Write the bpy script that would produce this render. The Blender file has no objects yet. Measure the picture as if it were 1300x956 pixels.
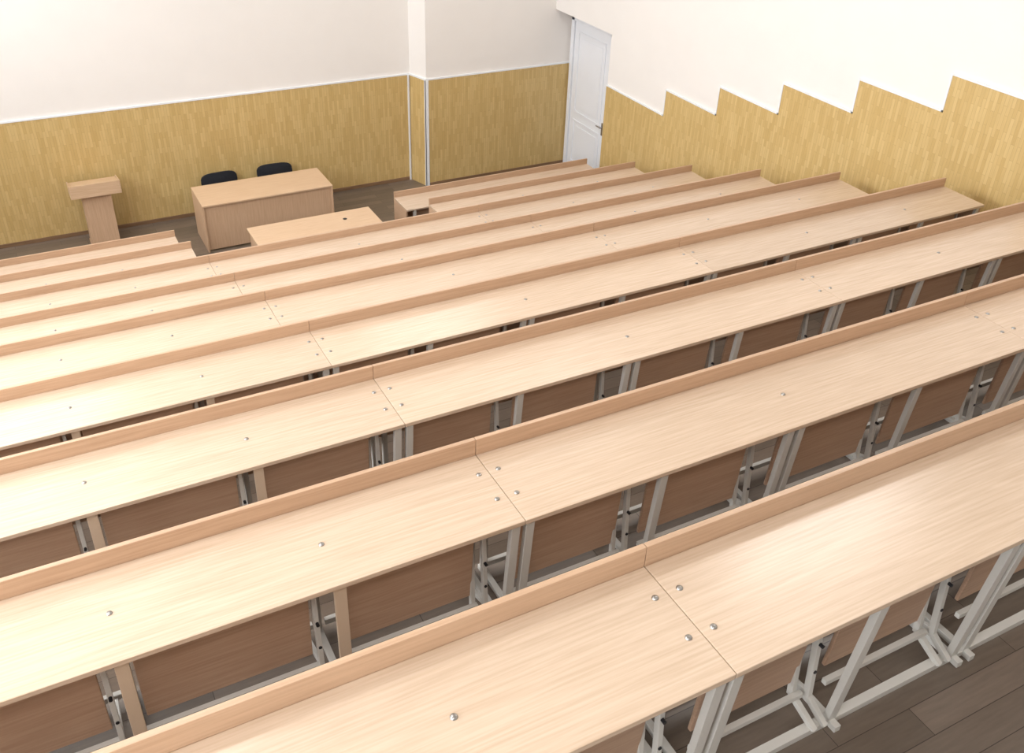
import bpy, bmesh, math, random
from mathutils import Matrix, Vector
random.seed(4)
sc=bpy.context.scene
try: sc.view_settings.view_transform='Standard'
except Exception: pass

# ------------------------------------------------------------ materials
def newmat(name):
    m=bpy.data.materials.new(name); m.use_nodes=True
    nt=m.node_tree; b=nt.nodes['Principled BSDF']; return m,nt,b
def srgb(r,g,b):
    f=lambda c:(c/255/12.92) if c/255<=.04045 else ((c/255+.055)/1.055)**2.4
    return (f(r),f(g),f(b),1)
def plain(name,col,rough=.5,metal=0,bump=0):
    m,nt,b=newmat(name)
    n=nt.nodes.new('ShaderNodeTexNoise'); n.inputs['Scale'].default_value=3
    tc=nt.nodes.new('ShaderNodeTexCoord'); nt.links.new(tc.outputs['Object'],n.inputs['Vector'])
    mx=nt.nodes.new('ShaderNodeMix'); mx.data_type='RGBA'
    mx.inputs[6].default_value=tuple(c*.98 for c in col[:3])+(1,); mx.inputs[7].default_value=tuple(min(1,c*1.02) for c in col[:3])+(1,)
    nt.links.new(n.outputs['Fac'],mx.inputs[0]); nt.links.new(mx.outputs[2],b.inputs['Base Color'])
    b.inputs['Roughness'].default_value=rough; b.inputs['Metallic'].default_value=metal
    if bump:
        n2=nt.nodes.new('ShaderNodeTexNoise'); n2.inputs['Scale'].default_value=60; nt.links.new(tc.outputs['Object'],n2.inputs['Vector'])
        bp=nt.nodes.new('ShaderNodeBump'); bp.inputs['Strength'].default_value=bump; bp.inputs['Distance'].default_value=.01
        nt.links.new(n2.outputs['Fac'],bp.inputs['Height']); nt.links.new(bp.outputs['Normal'],b.inputs['Normal'])
    return m
def wood(name,ca,cb,rough=.32,axis='X',spec=.5,ring=.05):
    m,nt,b=newmat(name); L=nt.links.new
    tc=nt.nodes.new('ShaderNodeTexCoord'); oi=nt.nodes.new('ShaderNodeObjectInfo')
    mul=nt.nodes.new('ShaderNodeMath'); mul.operation='MULTIPLY'; mul.inputs[1].default_value=37
    L(oi.outputs['Random'],mul.inputs[0])
    add=nt.nodes.new('ShaderNodeVectorMath'); add.operation='ADD'; L(tc.outputs['Object'],add.inputs[0]); L(mul.outputs[0],add.inputs[1])
    mp=nt.nodes.new('ShaderNodeMapping'); L(add.outputs[0],mp.inputs[0])
    sc_={'X':(.45,7,7),'Z':(7,7,.45)}[axis]; mp.inputs['Scale'].default_value=sc_
    n1=nt.nodes.new('ShaderNodeTexNoise'); n1.inputs['Scale'].default_value=1.0; n1.inputs['Detail'].default_value=2; n1.inputs['Distortion'].default_value=.4; L(mp.outputs[0],n1.inputs['Vector'])
    mp2=nt.nodes.new('ShaderNodeMapping'); L(add.outputs[0],mp2.inputs[0]); mp2.inputs['Scale'].default_value=tuple((1.5 if s<1 else 42) for s in sc_)
    n2=nt.nodes.new('ShaderNodeTexNoise'); n2.inputs['Scale'].default_value=2.2; n2.inputs['Detail'].default_value=4; L(mp2.outputs[0],n2.inputs['Vector'])
    sn=nt.nodes.new('ShaderNodeMath'); sn.operation='MULTIPLY'; sn.inputs[1].default_value=60; L(n1.outputs['Fac'],sn.inputs[0])
    s2=nt.nodes.new('ShaderNodeMath'); s2.operation='SINE'; L(sn.outputs[0],s2.inputs[0])
    a=nt.nodes.new('ShaderNodeMath'); a.operation='MULTIPLY_ADD'; a.inputs[1].default_value=ring; L(s2.outputs[0],a.inputs[0]); L(n2.outputs['Fac'],a.inputs[2])
    cr=nt.nodes.new('ShaderNodeValToRGB'); cr.color_ramp.elements[0].position=.28; cr.color_ramp.elements[1].position=.68
    cr.color_ramp.elements[0].color=ca; cr.color_ramp.elements[1].color=cb; L(a.outputs[0],cr.inputs[0])
    hs=nt.nodes.new('ShaderNodeHueSaturation'); mr=nt.nodes.new('ShaderNodeMapRange'); mr.inputs[3].default_value=.96; mr.inputs[4].default_value=1.03
    L(oi.outputs['Random'],mr.inputs[0]); L(mr.outputs[0],hs.inputs['Value']); L(cr.outputs[0],hs.inputs['Color'])
    L(hs.outputs[0],b.inputs['Base Color']); b.inputs['Roughness'].default_value=rough; b.inputs['Specular IOR Level'].default_value=spec
    return m
def bricks(name,c1,c2,mort,bw,rh,mode,rough=.4,msize=.002,var=.06):
    m,nt,b=newmat(name); L=nt.links.new
    tc=nt.nodes.new('ShaderNodeTexCoord'); sp=nt.nodes.new('ShaderNodeSeparateXYZ'); L(tc.outputs['Object'],sp.inputs[0])
    cb=nt.nodes.new('ShaderNodeCombineXYZ')
    if mode=='wall':
        ad=nt.nodes.new('ShaderNodeMath'); ad.operation='ADD'; L(sp.outputs[0],ad.inputs[0]); L(sp.outputs[1],ad.inputs[1])
        L(sp.outputs[2],cb.inputs[0]); L(ad.outputs[0],cb.inputs[1])
    else:
        L(sp.outputs[0],cb.inputs[0]); L(sp.outputs[1],cb.inputs[1])
    br=nt.nodes.new('ShaderNodeTexBrick'); L(cb.outputs[0],br.inputs['Vector'])
    br.inputs['Color1'].default_value=c1; br.inputs['Color2'].default_value=c2; br.inputs['Mortar'].default_value=mort
    br.inputs['Scale'].default_value=1; br.inputs['Mortar Size'].default_value=msize; br.inputs['Mortar Smooth'].default_value=.3
    br.inputs['Brick Width'].default_value=bw; br.inputs['Row Height'].default_value=rh; br.offset=.37; br.offset_frequency=2
    no=nt.nodes.new('ShaderNodeTexNoise'); mp=nt.nodes.new('ShaderNodeMapping'); L(cb.outputs[0],mp.inputs[0]); mp.inputs['Scale'].default_value=(3,30,1); L(mp.outputs[0],no.inputs['Vector']); no.inputs['Scale'].default_value=2; no.inputs['Detail'].default_value=3
    hs=nt.nodes.new('ShaderNodeHueSaturation'); mr=nt.nodes.new('ShaderNodeMapRange'); mr.inputs[1].default_value=.25; mr.inputs[2].default_value=.75; mr.inputs[3].default_value=1-var; mr.inputs[4].default_value=1+var
    L(no.outputs['Fac'],mr.inputs[0]); L(mr.outputs[0],hs.inputs['Value']); L(br.outputs['Color'],hs.inputs['Color']); L(hs.outputs[0],b.inputs['Base Color'])
    b.inputs['Roughness'].default_value=rough
    return m
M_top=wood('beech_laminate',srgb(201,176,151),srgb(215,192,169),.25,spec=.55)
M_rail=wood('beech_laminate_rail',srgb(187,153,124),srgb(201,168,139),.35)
M_seat=wood('beech_laminate_painted_shade',srgb(176,142,117),srgb(190,157,131),.45)  # desk beech, with the shadow beneath the desktops put into its darker colour
M_edge=plain('beech_edge_band',srgb(205,182,158),.4)
M_desk=wood('teacher_beech',srgb(207,173,139),srgb(219,188,156),.35)
M_deskv=wood('teacher_beech_vertical',srgb(196,161,130),srgb(209,176,145),.4,'Z')
M_white=plain('grey_white_painted_steel',srgb(203,199,192),.4)
M_black=plain('black_plastic',srgb(30,30,34),.5)
M_fabric=plain('black_fabric',srgb(28,29,36),.9,bump=.4)
M_metal=plain('brushed_bolt_metal',srgb(170,168,165),.28,1)
M_wall=plain('white_wall_paint',srgb(238,233,228),.8)
M_ceil=plain('ceiling_paint',srgb(243,241,238),.9)
M_trim=plain('white_trim',srgb(236,238,240),.4)
M_door=plain('white_door_paint',srgb(236,238,243),.35)
M_dado=bricks('bamboo_parquet_panel',srgb(211,183,126),srgb(197,166,107),srgb(186,156,102),.24,.040,'wall',.42,.002,.05)
M_floor=bricks('laminate_floor',srgb(124,110,98),srgb(104,92,81),srgb(66,57,50),1.0,.13,'floor',.33,.002,.12)
M_base=wood('brown_baseboard',srgb(120,92,68),srgb(142,112,84),.45)

# ------------------------------------------------------------ mesh helpers
class MB:
    def __init__(s): s.v=[]; s.f=[]; s.m=[]
    def box(s,x0,x1,y0,y1,z0,z1,mi=0,mat=None):
        b=len(s.v); vs=[Vector((x,y,z)) for x in(x0,x1) for y in(y0,y1) for z in(z0,z1)]
        if mat is not None: vs=[mat@v for v in vs]
        s.v+=[tuple(v) for v in vs]
        for q in [(0,1,3,2),(4,6,7,5),(0,4,5,1),(2,3,7,6),(0,2,6,4),(1,5,7,3)]:
            s.f.append(tuple(b+i for i in q)); s.m.append(mi)
    def prism(s,pts,z0,z1,mi=0):
        b=len(s.v); n=len(pts)
        for z in (z0,z1): s.v+=[(x,y,z) for x,y in pts]
        for k in range(n): s.f.append((b+k,b+(k+1)%n,b+n+(k+1)%n,b+n+k)); s.m.append(mi)
        s.f.append(tuple(b+k for k in reversed(range(n)))); s.m.append(mi)
        s.f.append(tuple(b+n+k for k in range(n))); s.m.append(mi)
    def bar(s,a,c,w,h,mi=0):
        a=Vector(a);c=Vector(c);d=c-a;L=d.length
        z=d.normalized(); x=Vector((1,0,0)); x=(x-z*x.dot(z)).normalized(); y=z.cross(x)
        M=Matrix(((x.x,y.x,z.x,a.x),(x.y,y.y,z.y,a.y),(x.z,y.z,z.z,a.z),(0,0,0,1)))
        s.box(-w/2,w/2,-h/2,h/2,0,L,mi,M)
    def dome(s,x,y,z,r,h,mi=0,n=12):
        b=len(s.v); rings=[(r,0),(r*.93,h*.45),(r*.6,h*.85)]
        for rr,zz in rings:
            for k in range(n): s.v.append((x+rr*math.cos(2*math.pi*k/n),y+rr*math.sin(2*math.pi*k/n),z+zz))
        s.v.append((x,y,z+h)); t=len(s.v)-1
        for j in range(2):
            for k in range(n):
                s.f.append((b+j*n+k,b+j*n+(k+1)%n,b+(j+1)*n+(k+1)%n,b+(j+1)*n+k)); s.m.append(mi)
        for k in range(n): s.f.append((b+2*n+k,b+2*n+(k+1)%n,t)); s.m.append(mi)
    def cyl(s,a,c,r,mi=0,n=14):
        a=Vector(a);c=Vector(c);d=c-a
        M=Matrix.Translation(a)@d.to_track_quat('Z','X').to_matrix().to_4x4(); L=d.length; b=len(s.v)
        for zz in (0,L):
            for k in range(n): s.v.append(tuple(M@Vector((r*math.cos(2*math.pi*k/n),r*math.sin(2*math.pi*k/n),zz))))
        for k in range(n): s.f.append((b+k,b+(k+1)%n,b+n+(k+1)%n,b+n+k)); s.m.append(mi)
        s.f.append(tuple(b+k for k in reversed(range(n)))); s.m.append(mi)
        s.f.append(tuple(b+n+k for k in range(n))); s.m.append(mi)
    def make(s,name,mats,parent=None,bevel=0,smooth=False,loc=(0,0,0)):
        me=bpy.data.meshes.new(name); me.from_pydata(s.v,[],s.f)
        for m in mats: me.materials.append(m)
        for p,i in zip(me.polygons,s.m): p.material_index=i; p.use_smooth=smooth
        me.update(); bm=bmesh.new(); bm.from_mesh(me); bmesh.ops.recalc_face_normals(bm,faces=bm.faces); bm.to_mesh(me); bm.free()
        o=bpy.data.objects.new(name,me); sc.collection.objects.link(o); o.location=loc
        if parent: o.parent=parent
        if bevel:
            md=o.modifiers.new('bevel','BEVEL'); md.width=bevel; md.segments=2; md.limit_method='ANGLE'
        return o
def empty(name,loc=(0,0,0)):
    e=bpy.data.objects.new(name,None); sc.collection.objects.link(e); e.location=loc; e.empty_display_size=.2; return e

# ------------------------------------------------------------ layout (metres)
U=.84; P=1.345; H=.4466; W=.498; RH=.09; XL=-4*U; XE=8*U
DY=[-.011,-.042,.014,.038,.052,-.015,-.011,-.011,-.011]; DZ=[.018,-.013,-.008,.003,0,-.004,0,.001,.004]
Y=[i*P+DY[i] for i in range(9)]; Z=[-i*H+DZ[i] for i in range(9)]
DH=.76; ZF=Z[8]-DH
XW=7.06; YF=13.0; YR=12.6; XJ=4.62; XJF=4.49; XD=7.41; YN=10.85; ZL=-1.50
XLW=-5.2; YB=-5.0; ZC=3.4; ZDADO=-2.45

# ------------------------------------------------------------ desk rows
def desk_row(i):
    y=Y[i]; z=Z[i]
    segs=[(XL,0),(0,4*U),(4*U,XE)] if i<7 else [(XL,.03),(3.27,XE)]
    e=empty('lecture_desk_row',(0,y,z))
    T=.025
    for n,(a,b) in enumerate(segs):
        g0=.0012
        m=MB(); m.box(a+g0,b-g0,-W,0,-T,0); m.make('desktop_%d'%(n+1),[M_top],e,.003)
        m=MB(); m.box(a+g0,b-g0,0.0005,.024,-.46,RH); m.make('back_rail_%d'%(n+1),[M_rail],e,.0025)
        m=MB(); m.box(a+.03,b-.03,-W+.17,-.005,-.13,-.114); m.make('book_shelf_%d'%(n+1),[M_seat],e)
    m=MB(); ends=[XL,XE-.024] if i<7 else [XL,.03-.024,3.27,XE-.024]
    for x in ends: m.box(x,x+.024,-W+.03,-.001,-DH,-T-.001)
    m.make('end_boards',[M_rail],e,.002)
    fr=MB(); st=MB(); bo=MB(); blk=MB()
    def hasdesk(x): return any(a-.01<=x<=b+.01 for a,b in segs)
    # supports sit a little to the left of the seat module lines in the middle panel
    SH={1:-.17,2:-.30,3:-.15} if i==0 else {1:-.08,2:-.10,3:-.06}
    def post(xx,wood_):
        w=.022
        if wood_: fr.box(xx-w-.004,xx+w+.004,-W+.02,-W+.038,-DH+.03,-T,1)
        else: fr.bar((xx,-W+.03,-T),(xx,-W+.09,-DH+.03),.042,.03,0)
        fr.box(xx-.015,xx+.015,-.05,-.02,-DH+.03,-T,0)
        fr.box(xx-.015,xx+.015,-W+.04,-.0,-DH,-DH+.03,0)
        fr.box(xx-.013,xx+.013,-W+.045,-.05,-T-.03,-T,0)
    for k in range(-4,9):
        x=k*U+SH.get(k,0)
        if not hasdesk(k*U): continue
        dbl=(k%2==0 and k>=0)
        xs=[x-.036,x+.036] if dbl else [x]
        if abs(x-XL)<.1: xs=[x+.06]
        if abs(x-XE)<.1: xs=[x-.06]
        if i>=7 and k==0: xs=[x-.05]
        if i>=7 and k==4: xs=[x+.05]
        for xx in xs: post(xx,k<0 and k>-4)
        xa=x-.075-(.035 if dbl else 0)
        if hasdesk(xa) and XL+.05<xa:
            for q,(ya,yb) in enumerate(((.20,.155),(.235,.19))):
                xx=xa-q*.05
                if k<0 and q: continue
                fr.bar((xx,-W+ya,-.14),(xx,-W+yb,-DH+.12),.022,.028,0)
                fr.bar((xx,-W+yb,-DH+.125),(xx+.03,-W+.07,-DH+.03),.022,.028,0)
            fr.bar((xa,-W+.165,-DH+.14),(xa,-.04,-DH+.05),.02,.025,0)
            for zz in (-.36,-.50,-.60): blk.cyl((xa,-W+.150,zz),(xa,-W+.170,zz),.0075)
    for a,b in segs:
        fr.box(a+.06,b-.06,-W+.075,-W+.112,-DH,-DH+.032,0)   # floor stringer joining the feet
    for k in range(-4,8):
        a,b=k*U,(k+1)*U
        if not (hasdesk(a+.05) and hasdesk(b-.05)): continue
        a+=SH.get(k,0); b+=SH.get(k+1,0)
        pa=.065 if (k%2==0 and k>=0) else .035; pb=.165 if ((k+1)%2==0 and k>=0) else .12
        if k<0: pb=.10 if k<-1 else .165
        T1=Matrix.Translation((0,-W+.19,-.345))@Matrix.Rotation(math.radians(4),4,'X')
        st.box(a+pa,b-pb,-.009,.009,-.235,.21,0,T1)
        fr.box(a+pa-.02,b-pb+.02,-W+.155,-W+.178,-.635,-.61,0)
        fr.box(a+.03,b-.03,-.055,-.03,-DH+.05,-DH+.08,0)
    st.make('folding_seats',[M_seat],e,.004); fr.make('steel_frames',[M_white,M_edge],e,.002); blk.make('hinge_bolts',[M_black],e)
    R=.0125
    def bolt(x,f): 
        if hasdesk(x): bo.dome(x,-W*f,0,R,.007)
    for xs in (0,4*U):
        for sx in (-.05,.05):
            if i>=7: continue
            bolt(xs+sx,.27); bolt(xs+sx,.64)
    for x in (-U,-2*U,-3*U,2*U,5.5*U,7*U): 
        if i<7 or x<0 or x>3.4: bolt(x,.5)
    bo.make('cap_bolts',[M_metal],e,smooth=True)
for i in range(9): desk_row(i)

# ------------------------------------------------------------ floor + tiers
m=MB(); m.box(XLW-.3,XD+.3,YB-.3,YF+.3,ZF-.3,ZF); m.make('floor',[M_floor])
m=MB()
for i in range(-3,8):
    zt_=(Z[i] if i>=0 else -i*H)-DH; y1=(Y[i] if i>=0 else i*P)+.03; y0=YB if i==-3 else ((Y[i-1] if i>0 else (i-1)*P)+.03)
    m.box(XLW,XW,y0,y1,ZF,zt_)
m.make('floor_tiers',[M_floor])

# ------------------------------------------------------------ walls
m=MB(); m.box(XLW-.3,XJ+.05,YF,YF+.3,ZF,ZC); m.make('wall_front',[M_wall])
m=MB(); m.prism([(XJ,YR),(XD+.4,YR),(XD+.4,YF+.3),(XJF,YF+.3),(XJF,YF)],ZF,ZC); m.make('wall_front_projection',[M_wall])
m=MB(); m.box(XW,XW+.45,YB-.3,YN,ZF,ZC); m.box(XW,XW+.45,YN,YR,ZL,ZC); m.box(XD,XW+.45,YN,YR,ZF,ZL); m.make('wall_right',[M_wall])
m=MB(); m.box(XLW-.3,XW+.45,YB-.3,YB,ZF,ZC); m.make('wall_back',[M_wall])
m=MB(); m.box(XLW-.3,XW+.45,YB-.3,YF+.3,ZC,ZC+.2); m.make('ceiling',[M_ceil])
wins=[(-3.6,-1.4),(-.4,1.8),(2.8,5.0),(6.0,8.2),(9.2,11.4)]
WZ0,WZ1=-.3,2.6
m=MB(); yy=YB
m.box(XLW-.3,XLW,YB,YF,ZF,WZ0); m.box(XLW-.3,XLW,YB,YF,WZ1,ZC)
for a,b in wins: m.box(XLW-.3,XLW,yy,a,WZ0,WZ1); yy=b
m.box(XLW-.3,XLW,yy,YF,WZ0,WZ1); m.make('wall_left',[M_wall])
for n,(a,b) in enumerate(wins):
    m=MB(); x0,x1=XLW-.2,XLW-.13
    m.box(x0,x1,a,a+.07,WZ0,WZ1); m.box(x0,x1,b-.07,b,WZ0,WZ1); m.box(x0,x1,a,b,WZ0,WZ0+.07); m.box(x0,x1,a,b,WZ1-.07,WZ1)
    m.box(x0,x1,(a+b)/2-.04,(a+b)/2+.04,WZ0,WZ1); m.box(x0,x1,a,b,1.6,1.67)
    m.box(XLW-.13,XLW+.12,a-.05,b+.05,WZ0-.03,WZ0)
    m.make('window_%d'%(n+1),[M_trim],None,.004)
t=.02
m=MB(); m.box(XLW,XJF-.001,YF-t,YF,ZF,ZDADO); m.make('wall_panel_front',[M_dado])
m=MB(); m.prism([(XJ-t,YR-t),(XJ,YR-t),(XJ,YR),(XJF,YF),(XJF-t,YF)],ZF,ZDADO); m.box(XJ,XD,YR-t,YR,ZF,ZDADO); m.make('wall_panel_projection',[M_dado])
m=MB(); tr=MB(); PW=1.174; HW=.39; d0=4.573; z0=-.367
for k in range(-7,6):
    za=z0-k*HW; ya=d0+(k-1)*PW; yb=d0+k*PW
    if k==5: yb=YN
    ya=max(ya,YB); m.box(XW-t,XW,ya,yb,ZF,za)
    tr.box(XW-t-.006,XW,ya,yb+.0,za,za+.02)
    if k<5: tr.box(XW-t-.006,XW,yb,yb+.02,za-HW,za+.02)
m.make('wall_panel_right',[M_dado]); tr.make('trim_1',[M_trim])
m=MB(); m.box(XLW,XJF-t,YF-t-.008,YF,ZDADO,ZDADO+.025); m.prism([(XJ-t-.008,YR-t-.008),(XJ,YR-t-.008),(XJ,YR),(XJF,YF),(XJF-t-.008,YF)],ZDADO,ZDADO+.025); m.box(XJ,XD,YR-t-.008,YR,ZDADO,ZDADO+.025)
m.box(XJF-t-.032,XJF-t-.004,YF-t-.02,YF-t,ZF,ZDADO); m.box(XJ-t-.012,XJ+.03,YR-t-.01,YR-t,ZF,ZDADO); m.box(XJ-t-.012,XJ-t-.002,YR-t-.01,YR+.02,ZF,ZDADO)
m.make('trim_2',[M_trim])
m=MB(); m.box(XLW,XJF-t-.04,YF-t-.018,YF-t,ZF,ZF+.06); m.box(XJ+.035,XD,YR-t-.018,YR-t,ZF,ZF+.06); m.make('baseboard_front',[M_base],None,.003)

# ------------------------------------------------------------ door (white, panelled) in the recess
e=empty('door_1',(XD,0,ZF))
ZH=2.74
m=MB(); ya,yb=11.20,12.54
m.box(-.06,0,yb-.09,yb,0,ZH); m.box(-.06,0,ya,ya+.09,0,ZH); m.box(-.06,0,ya,yb,ZH-.09,ZH); m.make('door_frame',[M_door],e,.005)
m=MB(); a,b=ya+.1,yb-.1; m.box(-.035,0,a,b,0.01,ZH-.1); m.make('door_leaf',[M_door],e,.003)
m=MB()
for z0_,z1_ in ((.15,.95),(1.08,2.5)):
    p,q=(a+.13,b-.13); w=.03
    m.box(-.05,-.035,p,p+w,z0_,z1_); m.box(-.05,-.035,q-w,q,z0_,z1_); m.box(-.05,-.035,p+w,q-w,z0_,z0_+w); m.box(-.05,-.035,p+w,q-w,z1_-w,z1_)
    m.box(-.043,-.035,p+.1,q-.1,z0_+.1,z1_-.1)
m.make('door_mouldings',[M_door],e,.004)
m=MB(); m.box(-.045,-.035,a+.04,a+.08,.95,1.17); m.cyl((-.045,a+.06,1.09),(-.09,a+.06,1.09),.01); m.cyl((-.085,a+.06,1.09),(-.085,a+.19,1.09),.009); m.make('door_handle',[M_metal],e)

# ------------------------------------------------------------ teacher's desk
e=empty('teacher_desk',(1.575,11.96,ZF))
hx,hy=1.0,.39
m=MB(); m.box(-hx,hx,-hy,hy,.735,.76); m.make('desk_top',[M_desk],e,.003)
m=MB(); m.box(-hx+.02,hx-.02,-hy+.03,-hy+.048,.03,.734); m.make('front_panel',[M_deskv],e,.002)
m=MB(); 
for x in (-hx,hx-.024): m.box(x,x+.024,-hy+.005,hy-.02,0,.734)
m.make('side_panels',[M_deskv],e,.002)
m=MB(); m.box(.45,.468,-hy+.05,hy-.04,.05,.734); m.box(.468,hx-.026,-hy+.05,hy-.04,.05,.07)
for k in range(3): m.box(.475,hx-.03,hy-.06,hy-.042,.09+k*.215,.29+k*.215)
m.make('drawer_pedestal',[M_desk],e,.002)

# ------------------------------------------------------------ small table in the aisle
e=empty('office_table',(1.89,10.31,ZF))
hx,hy=.91,.30
m=MB(); m.box(-hx,hx,-hy,hy,.732,.76); m.make('table_top',[M_desk],e,.003)
m=MB(); 
for x in (-hx+.03,hx-.054): m.box(x,x+.024,-hy+.02,hy-.02,0,.731)
m.box(-hx+.055,hx-.055,.05,.068,.30,.731); m.make('table_panels',[M_deskv],e,.002)
m=MB(); m.cyl((.45,.03,.758),(.45,.03,.763),.03,0,20); m.make('cable_grommet',[M_black],e)

# ------------------------------------------------------------ podium / lectern
e=empty('lectern',(-.76,12.53,ZF))
m=MB()
m.box(-.20,.20,-.16,-.142,.04,.86); m.box(-.20,-.182,-.142,.20,.0,.84); m.box(.182,.20,-.142,.20,.0,.84); m.box(-.182,.182,-.14,.18,.45,.468)
m.box(-.21,.21,-.17,.2,0,.04)
m.make('lectern_body',[M_deskv],e,.003)
# slanted reading surface, falling towards the speaker (+y), with a raised rim and box sides
m=MB()
zf_,zb_=1.04,.95            # height at the audience side / speaker side
def slab_yz(x0,x1,pts):      # extrude a y-z outline along x
    b=len(m.v); n=len(pts)
    for x in (x0,x1): m.v+=[(x,yy_,zz_) for yy_,zz_ in pts]
    for k in range(n): m.f.append((b+k,b+(k+1)%n,b+n+(k+1)%n,b+n+k)); m.m.append(0)
    m.f.append(tuple(b+k for k in range(n))); m.m.append(0); m.f.append(tuple(b+n+k for k in range(n))); m.m.append(0)
slab_yz(-.35,-.332,[(-.24,.87),(.24,.82),(.24,zb_+.02),(-.24,zf_+.03)])
slab_yz(.332,.35,[(-.24,.87),(.24,.82),(.24,zb_+.02),(-.24,zf_+.03)])
slab_yz(-.332,.332,[(-.24,.87),(-.222,.87),(-.222,zf_+.028),(-.24,zf_+.03)])
slab_yz(-.332,.332,[(-.222,zf_-.012),(.24,zb_-.02),(.24,zb_),(-.222,zf_+.006)])
slab_yz(-.332,.332,[(-.222,.868),(.24,.82),(.24,.838),(-.222,.886)])
m.make('lectern_top',[M_desk],e,.003)

# ------------------------------------------------------------ chairs
def chair(x,y,rot):
    e=empty('office_chair',(x,y,ZF)); e.rotation_euler=(0,0,rot)
    def pad(name,w,h,d,M,mat):
        bm=bmesh.new(); n=28; f=[]
        for s in (-1,1):
            ring=[]
            for k in range(n):
                a=2*math.pi*k/n; c,s_=math.cos(a),math.sin(a); px=w/2*math.copysign(abs(c)**.6,c); py=h/2*math.copysign(abs(s_)**.6,s_)
                ring.append(bm.verts.new((px,py,s*d/2+.10*(px/w)**2)))
            f.append(ring)
        for k in range(n): bm.faces.new((f[0][k],f[0][(k+1)%n],f[1][(k+1)%n],f[1][k]))
        for s,ring in zip((-1,1),f):
            c=bm.verts.new((0,0,s*(d/2+.008)))
            for k in range(n): bm.faces.new((ring[k],ring[(k+1)%n],c))
        bmesh.ops.recalc_face_normals(bm,faces=bm.faces); bm.transform(M)
        me=bpy.data.meshes.new(name); bm.to_mesh(me); bm.free(); me.materials.append(mat)
        o=bpy.data.objects.new(name,me); sc.collection.objects.link(o); o.parent=e
        md=o.modifiers.new('b','BEVEL'); md.width=.012; md.segments=3; md.limit_method='ANGLE'
        for p in me.polygons: p.use_smooth=True
    pad('seat',.46,.36,.05,Matrix.Translation((0,-.01,.435)),M_fabric)
    pad('backrest',.58,.30,.04,Matrix.Translation((0,.17,.585))@Matrix.Rotation(math.radians(84),4,'X')@Matrix.Rotation(math.pi,4,'Y'),M_fabric)
    m=MB()
    for sx in (-.2,.2):
        m.cyl((sx,-.17,0),(sx*.95,-.14,.41),.011); m.cyl((sx,.18,0),(sx*.95,.13,.41),.011); m.cyl((sx*.95,-.14,.40),(sx*.95,.13,.40),.011)
        m.cyl((sx*.95,.13,.40),(sx*.8,.175,.58),.011)
    m.cyl((-.19,.13,.40),(.19,.13,.40),.011); m.cyl((-.19,-.14,.40),(.19,-.14,.40),.011)
    m.make('metal_legs',[M_black],e)
chair(1.12,12.66,.05); chair(2.0,12.67,-.06)

# ------------------------------------------------------------ lights
def area(name,loc,rot,sx,sy,pw,col=(1,1,1)):
    l=bpy.data.lights.new(name,'AREA'); l.shape='RECTANGLE'; l.size=sx; l.size_y=sy; l.energy=pw; l.color=col
    o=bpy.data.objects.new(name,l); sc.collection.objects.link(o); o.location=loc; o.rotation_euler=rot; return o
for n,(a,b) in enumerate(wins):
    area('window_daylight',(XLW-.26,(a+b)/2,(WZ0+WZ1)/2),(0,math.radians(-90),0),WZ1-WZ0,b-a,(255 if n>1 else 215),(.94,.975,1))
for ix in range(2):
    for iy in range(4):
        x=-2.2+ix*6; y=-2.0+iy*4.2
        e=empty('ceiling_light',(x,y,ZC))
        m=MB(); m.box(-1.02,1.02,-.32,-.30,-.08,0); m.box(-1.02,1.02,.30,.32,-.08,0); m.box(-1.02,-1.0,-.30,.30,-.08,0); m.box(1.0,1.02,-.30,.30,-.08,0); m.box(-1,1,-.3,.3,-.01,0); m.make('housing',[M_trim],e)
        o=area('lamp',(0,0,-.06),(0,0,0),1.95,.58,48,(1,.985,.96)); o.parent=e
w=bpy.data.worlds.new('sky'); sc.world=w; w.use_nodes=True
bg=w.node_tree.nodes['Background']; bg.inputs[0].default_value=(.75,.85,1,1); bg.inputs[1].default_value=1.2

# ------------------------------------------------------------ camera
yaw,pit,rol,f=.5069,.5667,.0388,1207.2
F=Vector((math.sin(yaw)*math.cos(pit),math.cos(yaw)*math.cos(pit),-math.sin(pit)))
r=Vector((math.cos(yaw),-math.sin(yaw),0)); u=r.cross(F)
R=r*math.cos(rol)+u*math.sin(rol); V=-r*math.sin(rol)+u*math.cos(rol)
cam=bpy.data.cameras.new('camera'); co=bpy.data.objects.new('camera',cam); sc.collection.objects.link(co)
co.matrix_world=Matrix(((R[0],V[0],-F[0],-1.573),(R[1],V[1],-F[1],-1.840),(R[2],V[2],-F[2],2.420),(0,0,0,1)))
cam.sensor_width=36; cam.lens=f*36/1300; cam.shift_y=-(478-433.5)/1300; cam.clip_start=.05
sc.camera=co
